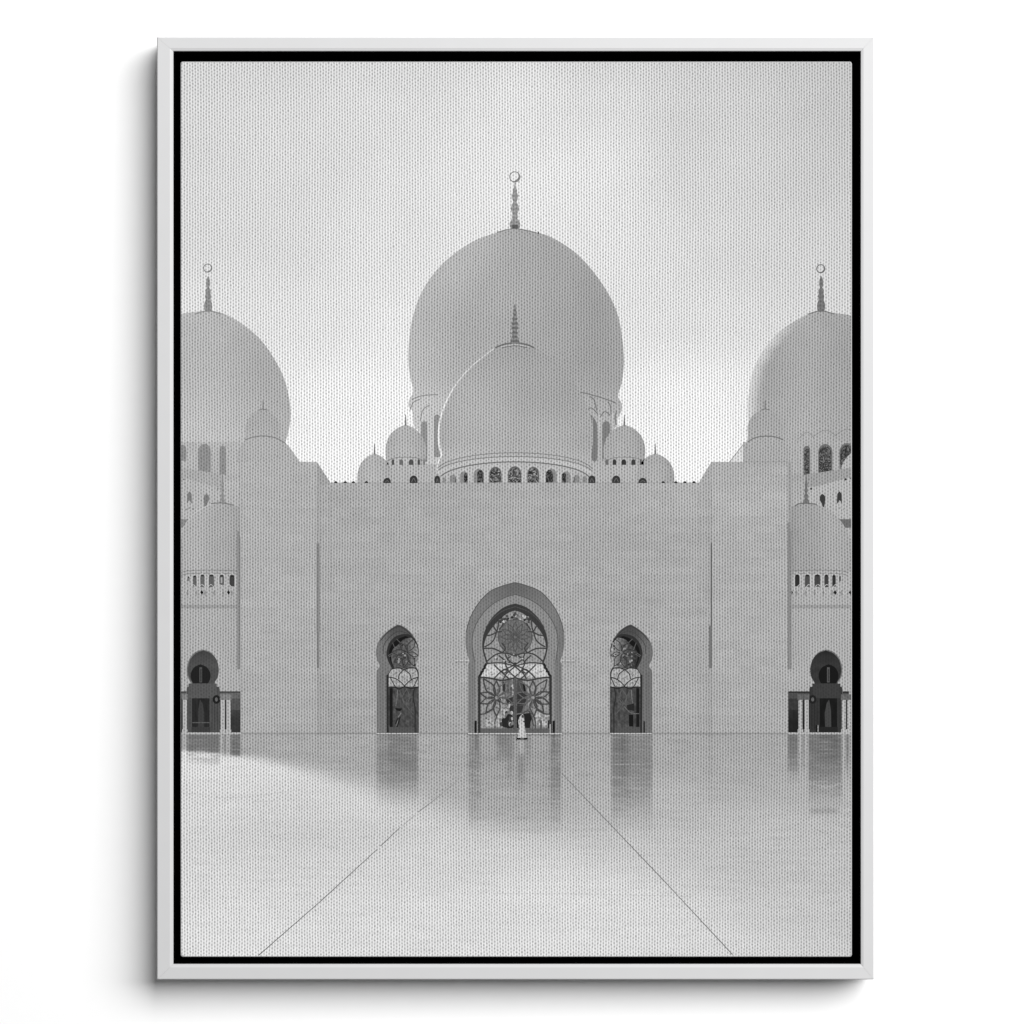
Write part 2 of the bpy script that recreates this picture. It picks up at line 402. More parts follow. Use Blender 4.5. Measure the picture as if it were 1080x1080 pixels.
# ---- four little roof domes
for (cx, top, hw, base, nm) in ((427.7, 447.6, 21.3, 490, 'small dome to the left of the front dome, above a row of tiny windows'),
                               (658.7, 447.6, 22.0, 490, 'small dome to the right of the front dome, above a row of tiny windows'),
                               (394.8, 478, 18.2, 510, 'smallest dome at the far left end of the parapet'),
                               (691.4, 478, 20.2, 510, 'smallest dome at the far right end of the parapet')):
    k = Ink('printed_dome', 33, nm)
    H = 30.0 if top < 460 else 28
    left = [(cx, top), (cx - hw * .42, top + H * .13), (cx - hw * .78, top + H * .37), (cx - hw * .97, top + H * .7), (cx - hw, top + H * .95)]
    left += [(cx - hw * .97, top + H * 1.22), (cx - hw * .93, top + H * 1.3), (cx - hw * .93, base)] if top < 460 else [(cx - hw, base)]
    rt = cx > 543
    k.fill(sym(left, cx), lambda x, y: (154 if rt else 160) + 6 * sm(top, base, y) + 3 * nz(x * .1, y * .1, 1) + 7 * math.exp(-((x - cx + hw * .1) / (hw * .5)) ** 2) - 7 * sm(.45, 1, (x - cx) / hw), 3)
    k.line([(cx, top - 10.5), (cx, top + 1)], .6, 120, 2.0, curve=False)
    if top < 460:
        k.line([(cx - hw * .94, 486.5), (cx - 12, 483), (cx, 482), (cx + 12, 483), (cx + hw * .94, 486.5)], .8, 128)
        off = (413.2, 421, 431, 440.2, 446.2) if not rt else (638.8, 646.3, 655.6, 666, 675)
        wd = (2.2, 4, 5, 2.6, 2.2) if not rt else (3, 3.8, 5, 4.4, 1.6)
        for i, (x, w) in enumerate(zip(off, wd)):
            k.fill(arch(x, x + w, 484.3, 490.2), (70, 105, 78, 75, 125)[i] if not rt else (105, 55, 50, 60, 95)[i])
    k.done()

# ---- front dome
k = Ink('printed_dome', 43, 'front dome with a white sunlit left rim, standing on a ring of arched windows')
L_ = smooth([(543.2, 360.6), (532, 362), (522, 366.8), (503.3, 379.6), (489.2, 393), (477.6, 408), (469.4, 424), (463.8, 440), (461.8, 454), (461.9, 468), (464.8, 481), (461.5, 488), (460.4, 493), (461.6, 500), (465.5, 510)])
R_ = smooth([(543.2, 360.6), (554, 362), (564.6, 366.8), (580, 376.5), (594, 389), (604, 400), (612.6, 413), (620.6, 432), (624.3, 453), (624, 468), (621.8, 482), (625.4, 490), (626.6, 496), (624.5, 502), (621, 510)])
k.fill(list(reversed(L_)) + R_[1:], lambda x, y: 156 - 4 * (1 - sm(360, 400, y)) + 13 * sm(462, 492, y) + 13 * math.exp(-((x - 505) / 45) ** 2 - ((y - 440) / 60) ** 2) + 9 * math.exp(-((x - 580) / 26) ** 2 - ((y - 462) / 26) ** 2) - 3 * math.exp(-((x - 596) / 16) ** 2 - ((y - 410) / 26) ** 2) + 3 * nz(x * .03, y * .03, 7), 3)
k.line([(521, 367.6), (503.8, 380.4), (489.9, 394), (478.4, 408.8), (470.2, 424.6), (464.7, 440.2), (462.8, 454), (463.1, 468), (465.8, 480)], 1.2, 186, 3.2)
k.line([(521, 367.6), (503.8, 380.2), (489.7, 393.8), (478.2, 408.6)], .5, 205, 1.1)
k.line([(478.2, 408.6), (470.0, 424.4), (464.5, 440.2), (462.6, 454), (462.9, 468), (465.6, 480)], 1.1, 224, 1.6)
k.line([(465.4, 480), (462, 488), (461, 494), (462.3, 499)], 1.4, 228, .8)
k.line([(624.6, 440), (625, 455), (624.4, 470)], .7, 185)
def ell(y0, a, h, x0, x1, n=40):
    return [(543 + x, y0 + h * (1 - math.sqrt(max(0, 1 - (x / a) ** 2)))) for x in [x0 + (x1 - x0) * i / n for i in range(n + 1)]]
k.line(ell(484.3, 82, 19.5, -80, 80), 4.2, 179, curve=False)
k.line(ell(477.4, 83, 20, -81, 82), .9, 128, curve=False)
k.line(ell(481.4, 83, 18.5, -81, 82), 1.0, 128, curve=False)
k.line(ell(487, 80.5, 20, -78, 79.6), 1.2, 108, curve=False)
W = [(535.8, 549.8, 491.6), (516, 529, 492.2), (556.2, 568.7, 492.2), (499.6, 510, 494.3), (575.8, 587.2, 494.3), (485, 493.2, 497), (592.6, 601.9, 497), (474.2, 480.6, 500.5), (605.4, 611.5, 500.5), (467, 470, 503.5), (614.4, 619, 502)]
for i, (x0, x1, t) in enumerate(W):
    k.line([(x0 - 1.4, 509), (x0 - 1.4, t + 5), ((x0 + x1) / 2, t - 1.6), (x1 + 1.4, t + 5), (x1 + 1.4, 509)], 1.2, 182 if i < 7 else 166)
    k.fill(arch(x0, x1, t, 509.6), 98 if i < 3 else 136)
    if i < 3: k.cells(arch(x0 + .8, x1 - .8, t + 2.0, 509.4), speck(28, 165, seed=i), 1.15)
    elif i < 7:
        w = x1 - x0; f = .34 if i < 5 else .5
        a, b_ = (x0 + w * f, x1) if (i % 2) else (x0, x1 - w * f)
        k.cells(arch(a, b_, t + 1.5, 509.4), speck(22, 110, seed=i), 1.1)
    elif i < 9:
        k.line([((x1 if i % 2 else x0), 509), ((x1 - .6 if i % 2 else x0 + .6), 503)], 1.4, 80, .6)
k.line([(522.5, 366.4), (531, 363), (543.2, 361.2), (555, 363), (563.6, 366.4)], 1.5, 105)
k.line([(527, 365.8), (543.2, 363.4), (559, 365.8)], .9, 178)
k.line([(530, 366.3), (543.2, 364.3), (556, 366.3)], .8, 112)
finial(k, 543.1, [(320.5, .4), (327, 1.1), (330, 2.4), (332, 1.2), (335.5, 3), (338, 1.6), (340, 3.2), (343, 3), (346, 3.4), (349, 2), (351, 3.7), (353.6, 2.5), (358, 4), (361.4, 5)], 142, 48)
k.done()

# ---- small turret domes beside the towers
for side in (0, 1):
    cx = 276.8 if side == 0 else 807.2
    k = Ink('printed_dome', 32, 'small %s turret dome rising above the corner block' % ('pale left' if side == 0 else 'grey right'))
    L_ = smooth([(cx, 431.5), (cx - 9, 434.8), (cx - 15.6, 442), (cx - 18.2, 450), (cx - 18, 458), (cx - 18.6, 467)])
    k.fill(list(reversed(L_)) + [(2 * cx - x, y) for x, y in L_][1:], lambda x, y: (161 if side == 0 else 156) + 5 * sm(440, 465, y) - (3 * sm(0, 18, x - cx) if side == 0 else 0) + 2 * nz(x * .1, y * .1), 3)
    k.line([(cx + .2, 422.5), (cx + .2, 431.5)], .7, 110, 1.2, curve=False)
    k.line([(cx - 4.4, 432.4), (cx + .2, 431.3), (cx + 5, 432.4)], .8, 112)
    k.done()

# ---- side wings with their lower dome, window ring, arcade porch
def wing(side):
    m = (lambda p: list(p)) if side == 0 else (lambda p: mirror(p, 1085.0))
    def seg(k, x0, y0, x1, y1, col, res=4):
        if side: x0, x1 = 1085 - x1, 1085 - x0
        k.rect(x0, y0, x1, y1, col, res)
    nm = ('left', 'right')[side]
    k = Ink('printed_wing', 37, nm + ' wing of the mosque: plain wall under a low dome with a ring of small windows')
    seg(k, 185, 596, 256, 775, lambda x, y: 163 + 3 * nz(x * .05, y * .05, 6) - 5 * sm(232, 252, x if side == 0 else 1085 - x) * (1 - sm(690, 720, y)), 5)
    poly = m(smooth([(186, 597), (187, 575), (193, 557), (199, 548), (206, 540.6), (215.5, 535), (224, 532), (234.3, 531)]) + [(256, 535), (256, 603), (187, 603)])
    k.fill(poly, lambda x, y: (159 if side == 0 else 152) + 8 * math.exp(-(((x if side == 0 else 1085 - x) - 205) / 16) ** 2) - 8 * sm(236, 256, x if side == 0 else 1085 - x) + 3 * nz(x * .06, y * .06), 3)
    if side == 0: k.line([(187.5, 575), (193, 556.5), (199, 547.6), (206, 540.3), (215.5, 534.8), (224, 531.8)], .8, 182)
    # finial and cap
    finial(k, 234.2 if side == 0 else 850.8, [(500, .4), (508, .9), (511, 1.7), (514, 1), (517, 2.1), (520, 1.1), (523, 2.3), (526, 1.6), (529, 3.2), (531, 3.6)], 146 if side == 0 else 116, 10)
    k.line([(222, 531), (234, 530.4), (246, 532.8)] if side == 0 else [(838.8, 534), (843, 531.4), (851, 530.8), (862, 531.8)], 1.2, 122 if side == 0 else 104)
    # ring lines
    for y in (601.8, 605): k.line(m([(190, y + 2.5), (198, y + .3), (225, y - .4), (252, y + .6)]), .7, 122)
    # windows
    if side == 0: ws = [(197, 199.4, 608, 613, 120), (203, 206.8, 607, 618.6, 96), (210.8, 215.2, 606, 619.4, 100), (219.8, 225.2, 606, 619.4, 92), (231, 235.8, 606.2, 617, 92), (241.6, 246.8, 606.4, 618.5, 62)]
    else: ws = [(839, 843.8, 606, 618.6, 42), (849.4, 854.6, 606, 619, 76), (859.6, 865.6, 606, 619, 66), (870, 874.2, 606, 619.4, 60), (878.4, 882, 606.4, 618.8, 46), (885.6, 887.4, 607.4, 613, 84)]
    for x0, x1, t, q, v in ws:
        k.line([(x0 - .9, q - 1), (x0 - .9, t + 2), ((x0 + x1) / 2, t - 1.2), (x1 + .9, t + 2), (x1 + .9, q - 1)], .8, 180)
        k.fill(arch(x0, x1, t, q), v); k.rect(x0 + .6, t + .4, x1 - .6, t + 2, v * .45)
    if side == 0: k.rect(232.2, 609, 234, 615, 150)
    # pointed merlons below the windows
    for i in range(7):
        x = 192.5 + i * 9.45
        k.line(m([(x, 627), (x - 2.6, 621), (x + 1, 616.6), (x + 4.4, 621), (x + 1.6, 627)]), .7, 182)
        k.shape(m([(x + 4.2, 622), (x + 5.6, 625), (x + 4.6, 629), (x + 3.4, 625)]), 138)
    for x in ((212.4, 240.6) if side == 0 else (835.2, 881.4, 897.6)):
        k.shape([(x - 1.8, 625), (x - .2, 622.4), (x + 1.7, 625), (x + .2, 627.6)], 12)
    seg(k, 187, 638, 252, 641.6, 147)
    seg(k, 249.6, 560, 252.4, 706, 136)
    k.done()

    k = Ink('printed_porch', 83, nm + ' porch in the side wing: dark horseshoe arch over a doorway with slim paired columns')
    bg = 62 if side == 0 else 40
    A = 74 if side == 0 else 48
    # dark arcade opening
    seg(k, 189, 729.6, 253.2, 772.8, lambda x, y: bg + 12 * nz(x * .3, y * .2, side) - 14 * sm(745, 765, y), 3)
    seg(k, 189, 729.4, 253.2, 731, A - 14)
    seg(k, 189, 731, 253.0, 737, lambda x, y: A + 24 + 14 * nz(x * .6, y * .6), 2)
    seg(k, 243, 737, 253.0, 749, lambda x, y: A + 4 + 14 * nz(x * .4, y * .4), 2)
    # arch
    c0 = 213.4 if side == 0 else 1085 - 872
    outer = [(c0, 685.2), (c0 - 8, 688), (c0 - 14.2, 695.4), (c0 - 16.9, 705), (c0 - 16, 714), (c0 - 12.4, 721), (c0 - 15, 725), (c0 - 17.3, 729), (c0 - 17.4, 772.6)]
    k.fill(m(sym(outer, c0)), 112); 
    inn = [(x + .7 if y < 725 else x, y + .9 if y < 690 else y) for x, y in outer]
    q = sym(inn, c0); q = [(x + .5, y) for x, y in q]
    k.fill(m(q), lambda x, y: A + 8 * nz(x * .2, y * .2, 3) - 12 * (1 - sm(686, 700, y)), 3)
    k.fill(m(sym([(c0 - 2.4, 700.8), (c0 - 9, 704), (c0 - 12.6, 710), (c0 - 12.6, 716), (c0 - 10.4, 721)], c0 - 2.4)), 26 if side == 0 else 12)
    seg(k, c0 - 3.6, 704, c0 - .8, 720, 78 if side == 0 else 84)
    seg(k, c0 - 2.6, 706, c0 - 1.6, 719, 46)
    seg(k, c0 - 15, 721.2, c0 + 14.6, 736.6, lambda x, y: A + 9 + 6 * nz(x * .3, y * .3, 8), 2)
    seg(k, c0 - 11.4, 736.8, c0 + 7, 771.5, lambda x, y: (34 if side == 0 else 14) + 14 * nz(x * .35, y * .12, 4), 2)
    k.shape(m([(c0 - 5.4, 771), (c0 - 5, 750), (c0 - 3, 738), (c0 - .4, 742), (c0 + 1.6, 752), (c0 + 1.2, 771)]), 58 if side == 0 else 64)
    if side == 0: seg(k, c0 - 11, 762, c0 + 7, 763, 88)
    seg(k, c0 - 12, 767, c0 + 8, 772.4, A - 18)
    for x in (c0 + 9.4, c0 + 12.2, c0 + 15): seg(k, x, 739, x + .7, 770, A - 16)
    k.disc(m([(c0 + 14.4, 738)])[0][0], 738, 4.0, 24, 4.6); k.disc(m([(c0 + 14.4, 738)])[0][0], 738, 1.5, 96, 2.2)
    # slim columns
    for x in ((192.3, 232.2, 238.4) if side == 0 else (186.6, 192.3, 231.6, 238.2)):
        seg(k, x - .8, 732.5, x + 5.2, 738.5, lambda x, y: A + 50 + 16 * nz(x, y, 5), 2)
        seg(k, x, 738.5, x + 4.3, 772.4, lambda x, y: 166 + 10 * nz(x * .8, y * .3, 6), 1.5)
        seg(k, x - .7, 769.6, x + 5, 773, 168)
    seg(k, 189, 773.1, 253.4, 774.3, 174)
    if side: seg(k, 221.2, 765, 222.2, 773, 160); seg(k, 222.6, 765, 224, 772.6, 14)
    return k.done()
for s_ in (0, 1): wing(s_)

# ---- courtyard floor
YB = [(190, 792), (215, 793), (250, 797), (290, 804), (330, 813), (385, 829), (430, 845), (490, 864), (543, 878), (610, 888), (690, 912), (780, 935), (899, 960)]
SF = [(190, 3), (240, 4), (290, 8), (330, 13), (420, 24), (543, 24), (640, 38), (760, 56), (899, 66)]
def floor(x, y):
    yb = YB[-1][1]
    for (a, u), (b_, w_) in zip(YB, YB[1:]):
        if x <= b_: yb = u + (w_ - u) * max(0, x - a) / (b_ - a); break
    yb += 2.5 * nz(x * .02, 3.3); sf = interp(SF, x)
    lit = 206 - 9 * sm(800, 880, y) * (1 - sm(880, 960, y)) - 17 * sm(660, 899, x) + 4 * sm(940, 1000, y) + 4 * (1 - sm(215, 330, x)) + 4 * math.exp(-((x - 600) / 90) ** 2 - ((y - 930) / 40) ** 2)
    shd = 157 + (16 + 8 * sm(560, 700, x)) * sm(780, 900, y)
    v = shd + (lit - shd) * sm(yb - sf, yb + sf, y)
    st = nz(x * .015, y * .55, 2); st2 = nz(x * .035, y * .22, 5); st3 = nz(x * .05, y * .95, 12)
    # mirror images of the doors and porches in the polished stone
    def refl(x0, x1, ya, yb_, val, k=1.0, e=1.2):
        nonlocal v
        mx = sm(x0 - e, x0 + e, x) * (1 - sm(x1 - e, x1 + e, x))
        my = (1 - sm(ya, yb_, y))
        v += 0.84 * (val - v) * mx * my * max(0, min(1, k + .5 * st + .75 * st3))
    refl(397, 441, 800, 862, 124, .85); refl(409, 440, 775, 846, 108, .55)
    refl(645, 688, 806, 890, 120, .9); refl(646, 664, 776, 870, 106, .5); refl(655, 659, 776, 840, 96, .5)
    refl(494, 592, 855, 884, 150, .55); refl(494, 507, 800, 880, 120, .7); refl(580, 592, 800, 884, 120, .75)
    refl(501, 503.5, 776, 800, 88, .8); refl(583, 585, 776, 800, 88, .8)
    refl(507, 580, 828, 838, 146, .5, 1); refl(524, 541, 780, 812, 112, .8, 4); refl(534, 540, 800, 835, 130, .6); refl(546, 553, 810, 840, 128, .7); refl(553, 560, 776, 815, 118, .6)
    refl(547, 553, 790, 800, 172, .8)
    left = 1 - sm(yb - 2, yb + 2, y)
    L0 = 0.25 + 0.75 * left
    if x < 256:
        for a, b_, c_ in ((189.5, 192, 108), (197, 231, 100), (236.2, 238, 118), (243, 253, 96)):
            refl(a, b_, 797, 812 if a < 230 else 800, c_, .95 * L0 if a < 210 else .9 * L0, .6)
    if x > 825:
        for a, b_, c_, y1 in ((832, 842.4, 98, 832), (847.3, 849.3, 118, 826), (853.8, 888, 100, 868), (893, 896, 100, 830)):
            refl(a, b_, 785, y1, c_, .95, .6)
        refl(864, 884, 775, 812, 84, .5, 1)
        if 852 < x < 888: v -= 20 * math.exp(-((y - 856) / 3.2) ** 2) * sm(852, 858, x) * (1 - sm(880, 888, x))
        if 853 < x < 888: v += 22 * math.exp(-((y - 829 + 1.5 * math.sin(x * .2)) / .8) ** 2)
    v -= 8 * math.exp(-((x - 749.5) / 1.2) ** 2) * (1 - sm(800, 880, y))
    v -= 5 * math.exp(-((x - 335.5) / 1.5) ** 2) * (1 - sm(780, 815, y))
    v += 4.5 * st + 3.5 * st2 + 2.5 * nz(x * .1, y * .3, 8) + 2.5 * st3 + 5 * nz(x * .008, y * .03, 15)
    if nz(x * .03, y * .35, 21) > .42: v -= 5
    if 520 < x < 640: v -= 7 * math.exp(-((y - 876) / 1.2) ** 2)
    v += 12 * math.exp(-((y - 836) / .9) ** 2) * sm(508, 516, x) * (1 - sm(574, 580, x)) * .7
    return v
k = Ink('printed_courtyard', 0, 'polished pale stone courtyard floor, shadow and door reflections across its far part')
k.fill([(PL, 774.2), (PR, 774.2), (PR, 900), (PL, 900)], floor, 2.2, 1.3)
k.lv -= 1
k.fill([(PL, 900), (PR, 900), (PR, PB - c), (PR - c, PB), (PL + c * 2, PB), (PL, PB - c * 2)], floor, 4, 2)
for pts, vv in (([(482, 824.5), (470, 834)], 146), ([(466, 838), (441, 857)], 138), ([(438, 859.5), (424, 872)], 160), ([(422, 873), (401, 893)], 118), ([(398, 896), (338, 951)], 112), ([(338, 951), (272, 1008.6)], 104),
                ([(592.5, 816), (640, 866)], 126), ([(640, 866), (700, 929)], 114), ([(700, 929), (773, 1007.5)], 112)):
    k.line(pts, .75, vv, 1.0)
for pts in ([(520, 943), (640, 943.6)], [(192, 837), (214, 838.4)], [(228, 842), (262, 841), (318, 833)], [(266, 846), (290, 845)], [(310, 944), (332, 945)], [(860, 875), (876, 881)], [(640, 944), (730, 946)]):
    k.line(pts, .8, (lambda x, y: floor(x, y) - 13), curve=False)
k.done()

# ---- facade with corner towers
k = Ink('printed_facade', 90, 'broad plain stone front of the mosque with stepped corner towers')
sil = [(252.6, 560), (252.2, 500), (251, 475), (257.5, 466.4), (262, 462), (276.8, 460.4), (291, 462.4), (303, 469), (309, 477), (316, 486.6), (333.6, 486.8), (341, 497), (348.6, 509.2), (737.6, 509.2), (744, 498), (750.8, 487), (770, 487), (777, 478), (784.2, 468.4), (831.4, 468.4), (831.6, 487), (831.8, 774.6), (253.4, 774.6)]
def fac(x, y):
    return fac0(x, y) + block(x, y)
def block(x, y):
    row = int((y - 509) // 8.8); colm = int((x + (row % 2) * 9 + (row * 37 % 11)) // 19)
    h = math.sin(row * 127.1 + colm * 311.7) * 43758.5453; h -= math.floor(h)
    return (h - .5) * 6.0 - (2.6 if (y - 509) % 8.8 < 1.4 else 0)
def fac0(x, y):
    v = 162 + 2.5 * nz(x * .012, y * .02, 1) + 2.4 * nz(x * .02, y * .16, 2) + 2 * nz(x * .09, y * .4, 3)
    if x < 334: v += 5
    elif x < 340 and y > 509: v -= 6 * (1 - sm(334, 342, x))
    if x > 751: v += 3
    elif x > 740: v -= 5 * sm(740, 750, x)
    v += 5 * math.exp(-((y - 530) / 16) ** 2) * sm(600, 740, x)
    v -= 5 * sm(640, 770, y) * (1 - .5 * sm(500, 600, x))
    v += 7 * math.exp(-((x - 722) / 18) ** 2 - ((y - 742) / 22) ** 2)
    v -= 6 * math.exp(-((y - 633) / 8) ** 2) * sm(630, 650, x) * (1 - sm(690, 710, x))
    return v
def clip(y0, y1, pts): return pts
k.fill([(348, 509.2), (738, 509.2), (738, 774.6), (348, 774.6)], fac, 3, 1.46); k.lv -= 1
k.fill([(252.4, 487), (333.7, 487), (348.1, 508.9), (348.1, 774.6), (253.4, 774.6), (252.6, 560)], fac, 3, 1.46); k.lv -= 1
k.fill([(250, 487), (251, 475), (257.5, 466.4), (262, 462), (276.8, 460.6), (291, 462.4), (303, 469), (309, 477), (316, 487)], lambda x, y: 165 + 3 * nz(x * .05, y * .05), 4); k.lv -= 1
k.fill([(737.9, 508.5), (744, 498), (750.8, 487), (831.6, 487), (831.8, 774.6), (737.9, 774.6)], fac, 3, 1.46); k.lv -= 1
k.fill([(784.2, 468.4), (834, 468.4), (834, 487), (784.2, 487)], 160); k.lv -= 1
k.fill([(784.2, 468.4), (784.3, 487), (770, 487)], 205)
k.shape([(333.8, 487.6), (336, 490), (348.3, 509.3), (342, 512), (334, 512)], 153)
k.line([(784.2, 468.6), (777, 478), (770, 487)], .7, 140)
k.line([(784.2, 487), (831.6, 487)], .6, 142)
k.line([(258, 463.6), (268, 460.6), (278, 459.6), (290, 461.6), (301, 467.4)], 1, 128)
k.line([(789, 466), (797, 461.4), (808, 459.8), (818, 460.6), (826.5, 463.6)], 1.1, 118)
k.line([(348.6, 509.2), (738, 509.2)], .7, 150)
k.rect(831.4, 487, 835, 551, lambda x, y: 150, 4)
# recessed joints at the tower edges
k.rect(333.4, 573, 336.8, 668, 130); k.rect(333.8, 668, 336.4, 705, 124); k.rect(334, 705, 337, 774, 152); k.rect(333.6, 512, 336.4, 573, 154)
k.rect(749.8, 573, 751.4, 660, 98); k.rect(748.2, 660, 751.4, 705, 112); k.rect(750, 705, 751.2, 774, 150); k.rect(750.4, 512, 751.2, 573, 152)
k.rect(252.0, 566, 253.2, 706, 128); k.rect(831.2, 551, 833, 706, 128)
# fine stone course lines
for y, a, b_ in ((698.4, 480, 495), (698.4, 593, 607), (773.6, 254, 396), (773.6, 442, 493), (773.6, 593, 644), (773.6, 689, 831)):
    k.line([(a, y), (b_, y + .1)], .9, 140 if y < 770 else 134)
k.line([(480, 696.9), (496, 696.7)], .8, 186); k.line([(592, 696.8), (606, 696.9)], .8, 182)
# lunettes and lamps along the parapet
for x0, x1, t in ((404.2, 412, 503.8), (431.9, 440.3, 501.4), (458.2, 464, 501.6), (620.6, 628.2, 501.4), (645.8, 654.4, 501.4), (673.6, 682.6, 503.8)):
    k.fill(arch(x0, x1, t, 509.4), 52); k.line([(x0 + 2, 508.4), ((x0 + x1) / 2, t + 3), (x1 - 2, 508.4)], .7, 104)
for x in (354, 364, 372.6, 386.4, 699.8, 713.3, 722.8, 732.4):
    k.shape([(x - 1.9, 509.3), (x - 1.5, 508), (x - .2, 507.2), (x + 1.4, 508.2), (x + 1.7, 509.3)], 18)
k.done()

# ---- side portals
def portal(side):
    m = (lambda p: list(p)) if side == 0 else (lambda p: mirror(p, 1085.2))
    k = Ink('printed_portal', 140, ('left' if side == 0 else 'right') + ' narrow horseshoe-arched glass door in the facade')
    outer = smooth([(419.4, 658.8), (411, 664), (403, 671), (398.2, 679), (396.4, 688), (397.6, 696), (400.8, 702.6)]) + smooth([(398.6, 705.6), (397.2, 709), (397, 716)]) + [(397.2, 773.4)]
    rt = smooth([(419.4, 658.8), (424.5, 660.6), (431, 665.2), (436.5, 672), (440.4, 680), (441.8, 688), (440.8, 695), (437.4, 702.6)]) + smooth([(439.6, 705.6), (441.4, 709), (441.7, 716)]) + [(441.7, 773.4)]
    d = 0 if side == 0 else -8
    def rev(x, y):
        xx = x if side == 0 else 1085.2 - x
        v = 114 + d + 4 * math.sin((xx) * 2.1) - 28 * (1 - sm(662, 692, y)) * sm(400, 416, xx) - 10 * (1 - sm(658, 690, y))
        return v + 4 * nz(x * .2, y * .2)
    k.fill(m(list(reversed(outer)) + rt[1:]), rev, 2)
    k.line(m([(401, 676), (409, 667), (419.6, 661), (427, 664), (434, 671), (439, 680)]), .8, 52)
    k.line(m([(404, 690), (405, 680), (412, 671), (421, 666), (430, 668.5)]), .7, 62)
    # inner frame
    inr = smooth([(425.5, 668.8), (417, 671.4), (410.6, 678), (407.4, 688), (408.6, 696), (413, 705)]) + [(408.4, 712), (408.2, 773)]
    rr = [(425.5, 668.8)] + smooth([(431, 669), (436.5, 673.4), (440.2, 680.4), (441.6, 688), (440.4, 695), (438, 702)]) + [(441.4, 709), (441.5, 773)]
    k.fill(m(list(reversed(inr)) + rr[1:]), 44)
    ing = smooth([(427.5, 671), (419, 674.5), (412.8, 680.6), (410.2, 688), (411.6, 697), (415, 705)])
    gl = [(427.5, 671)] + smooth([(434, 673), (438, 678), (440.4, 684), (441.3, 690), (440, 697), (438, 704.6)])
    k.fill(m(list(reversed(ing)) + gl[1:]), 12)
    gi = smooth([(433, 672.6), (426, 674.4), (420, 680), (414.6, 684.5), (412.6, 691), (413, 698), (415.4, 704.8)])
    gg = [(433, 672.6)] + gl[1:]
    def gv(x, y):
        xx = x if side == 0 else 1085.2 - x
        n = nz(x * .45, y * .45, 11 + side)
        base = 84 + 46 * sm(428, 440, xx) if side == 0 else 78 + 64 * sm(422, 440, xx) - 30 * (1 - sm(412, 424, xx))
        return base + 44 * n
    k.fill(m(list(reversed(gi)) + gg[1:]), gv, 1.2)
    for a, b_ in (((409, 692), (416, 687)), ((414, 678), (417, 686)), ((418, 674), (423, 679)), ((410, 693), (415, 690))): k.line(m([a, b_]), .8, 88)
    C = (429.6, 688.5)
    for tx, ty in ((437.4, 673.4), (441, 692), (437, 703), (425.5, 704.5), (415, 699), (413, 688), (421, 678)):
        k.leaf(m([C])[0], m([(tx, ty)])[0], .2, .8, 50)
    for i in range(26):
        R_ = random.Random(i + side * 50); x, y = R_.uniform(417, 439), R_.uniform(677, 703)
        k.disc(m([(x, y)])[0][0], y, R_.uniform(.5, 1.1), R_.choice((40, 48, 120, 150, 62)))
    k.disc(m([(420.5, 697.5)])[0][0], 697.5, 1.0, 150, 1.8)
    k.line(m([(414.5, 705), (426, 707.6), (438, 705)]), 1.2, 60)
    # pale petal band
    k.fill(m([(413.6, 705.4), (438.2, 705.4), (440.6, 709), (441.2, 724.6), (409.6, 724.6), (410, 711)]), lambda x, y: 158 + 30 * nz(x * .4, y * .4), 1.5)
    k.line(m([(413, 706), (420, 704.6), (426, 706.4), (432, 704.6), (437.5, 705), (440, 708), (441, 713)]), 1.1, 45)
    k.line(m([(426, 706.4), (421.4, 711), (420, 716.6)]), 1.1, 48); k.line(m([(426, 706.4), (431.8, 711), (433.6, 716.6)]), 1.1, 48)
    k.line(m([(410, 714.4), (417, 716), (423, 720), (426.4, 724)]), 1.1, 48); k.line(m([(441.3, 714.4), (435, 716.4), (430, 720), (426.4, 724)]), 1.1, 48)
    k.line(m([(411.6, 715), (414.6, 721), (417, 724.6)]), 1, 52); k.line(m([(440.6, 715), (438, 721), (436, 724.6)]), 1, 52)
    for x, y in ((418, 711), (426.4, 715.6), (435, 711), (418.5, 720), (434, 720)):
        for q in range(4): k.disc(m([(x, y)])[0][0] + random.uniform(-1.8, 1.8), y + random.uniform(-1.8, 1.8), .7, 128)
    # lower leaf of the door
    k.fill(m([(409.6, 724.4), (441.4, 724.4), (441.4, 773), (409.6, 773)]), lambda x, y: 70 + 30 * nz(x * .35, y * .22, 21 + side) + 12 * nz(x * .9, y * .9, 3), 1.3)
    k.line(m([(410, 725), (416, 725), (421, 726.8), (426.4, 724.6), (432, 726.2), (436, 726), (441.4, 724.6)]), 1.3, 34)
    k.fill(m([(410.6, 726), (414, 726), (414, 767), (410.6, 767)]), 18)
    k.line(m([(437, 726), (435.6, 736), (437.6, 748), (437.4, 773)]), 1.2, 38)
    k.line(m([(419, 728), (418.6, 735), (417.4, 745)]), 1.1, 108); k.line(m([(421, 728), (425, 738), (431, 748), (436, 754)]), .8, 88)
    k.leaf(m([(427, 745)])[0], m([(429, 727)])[0], .22, .8, 92); k.leaf(m([(427, 745)])[0], m([(435, 735)])[0], .2, .7, 84)
    if side == 0:
        k.fill(m([(416.4, 747), (424, 747.6), (422, 750.4), (418, 749.6)]), 20); k.line(m([(423, 752), (420, 757), (418.2, 766)]), 1, 122)
        k.line(m([(420, 757), (417, 764)]), 1.4, 30); k.line(m([(422, 756), (418.6, 767)]), 1.4, 28)
    else:
        k.fill(m([(416, 742), (424, 744), (423, 749), (416, 750)]), 34); k.fill(m([(417, 754), (421.8, 754), (421.6, 766.5), (417, 766.5)]), 14)
        k.line(m([(427, 745), (420, 752), (411, 753)]), .8, 105)
    k.fill(m([(410, 767.4), (437, 767.4), (437, 772.6), (410, 772.6)]), 78)
    k.line(m([(408.3, 712), (408.6, 773)]), 1.6, 40)
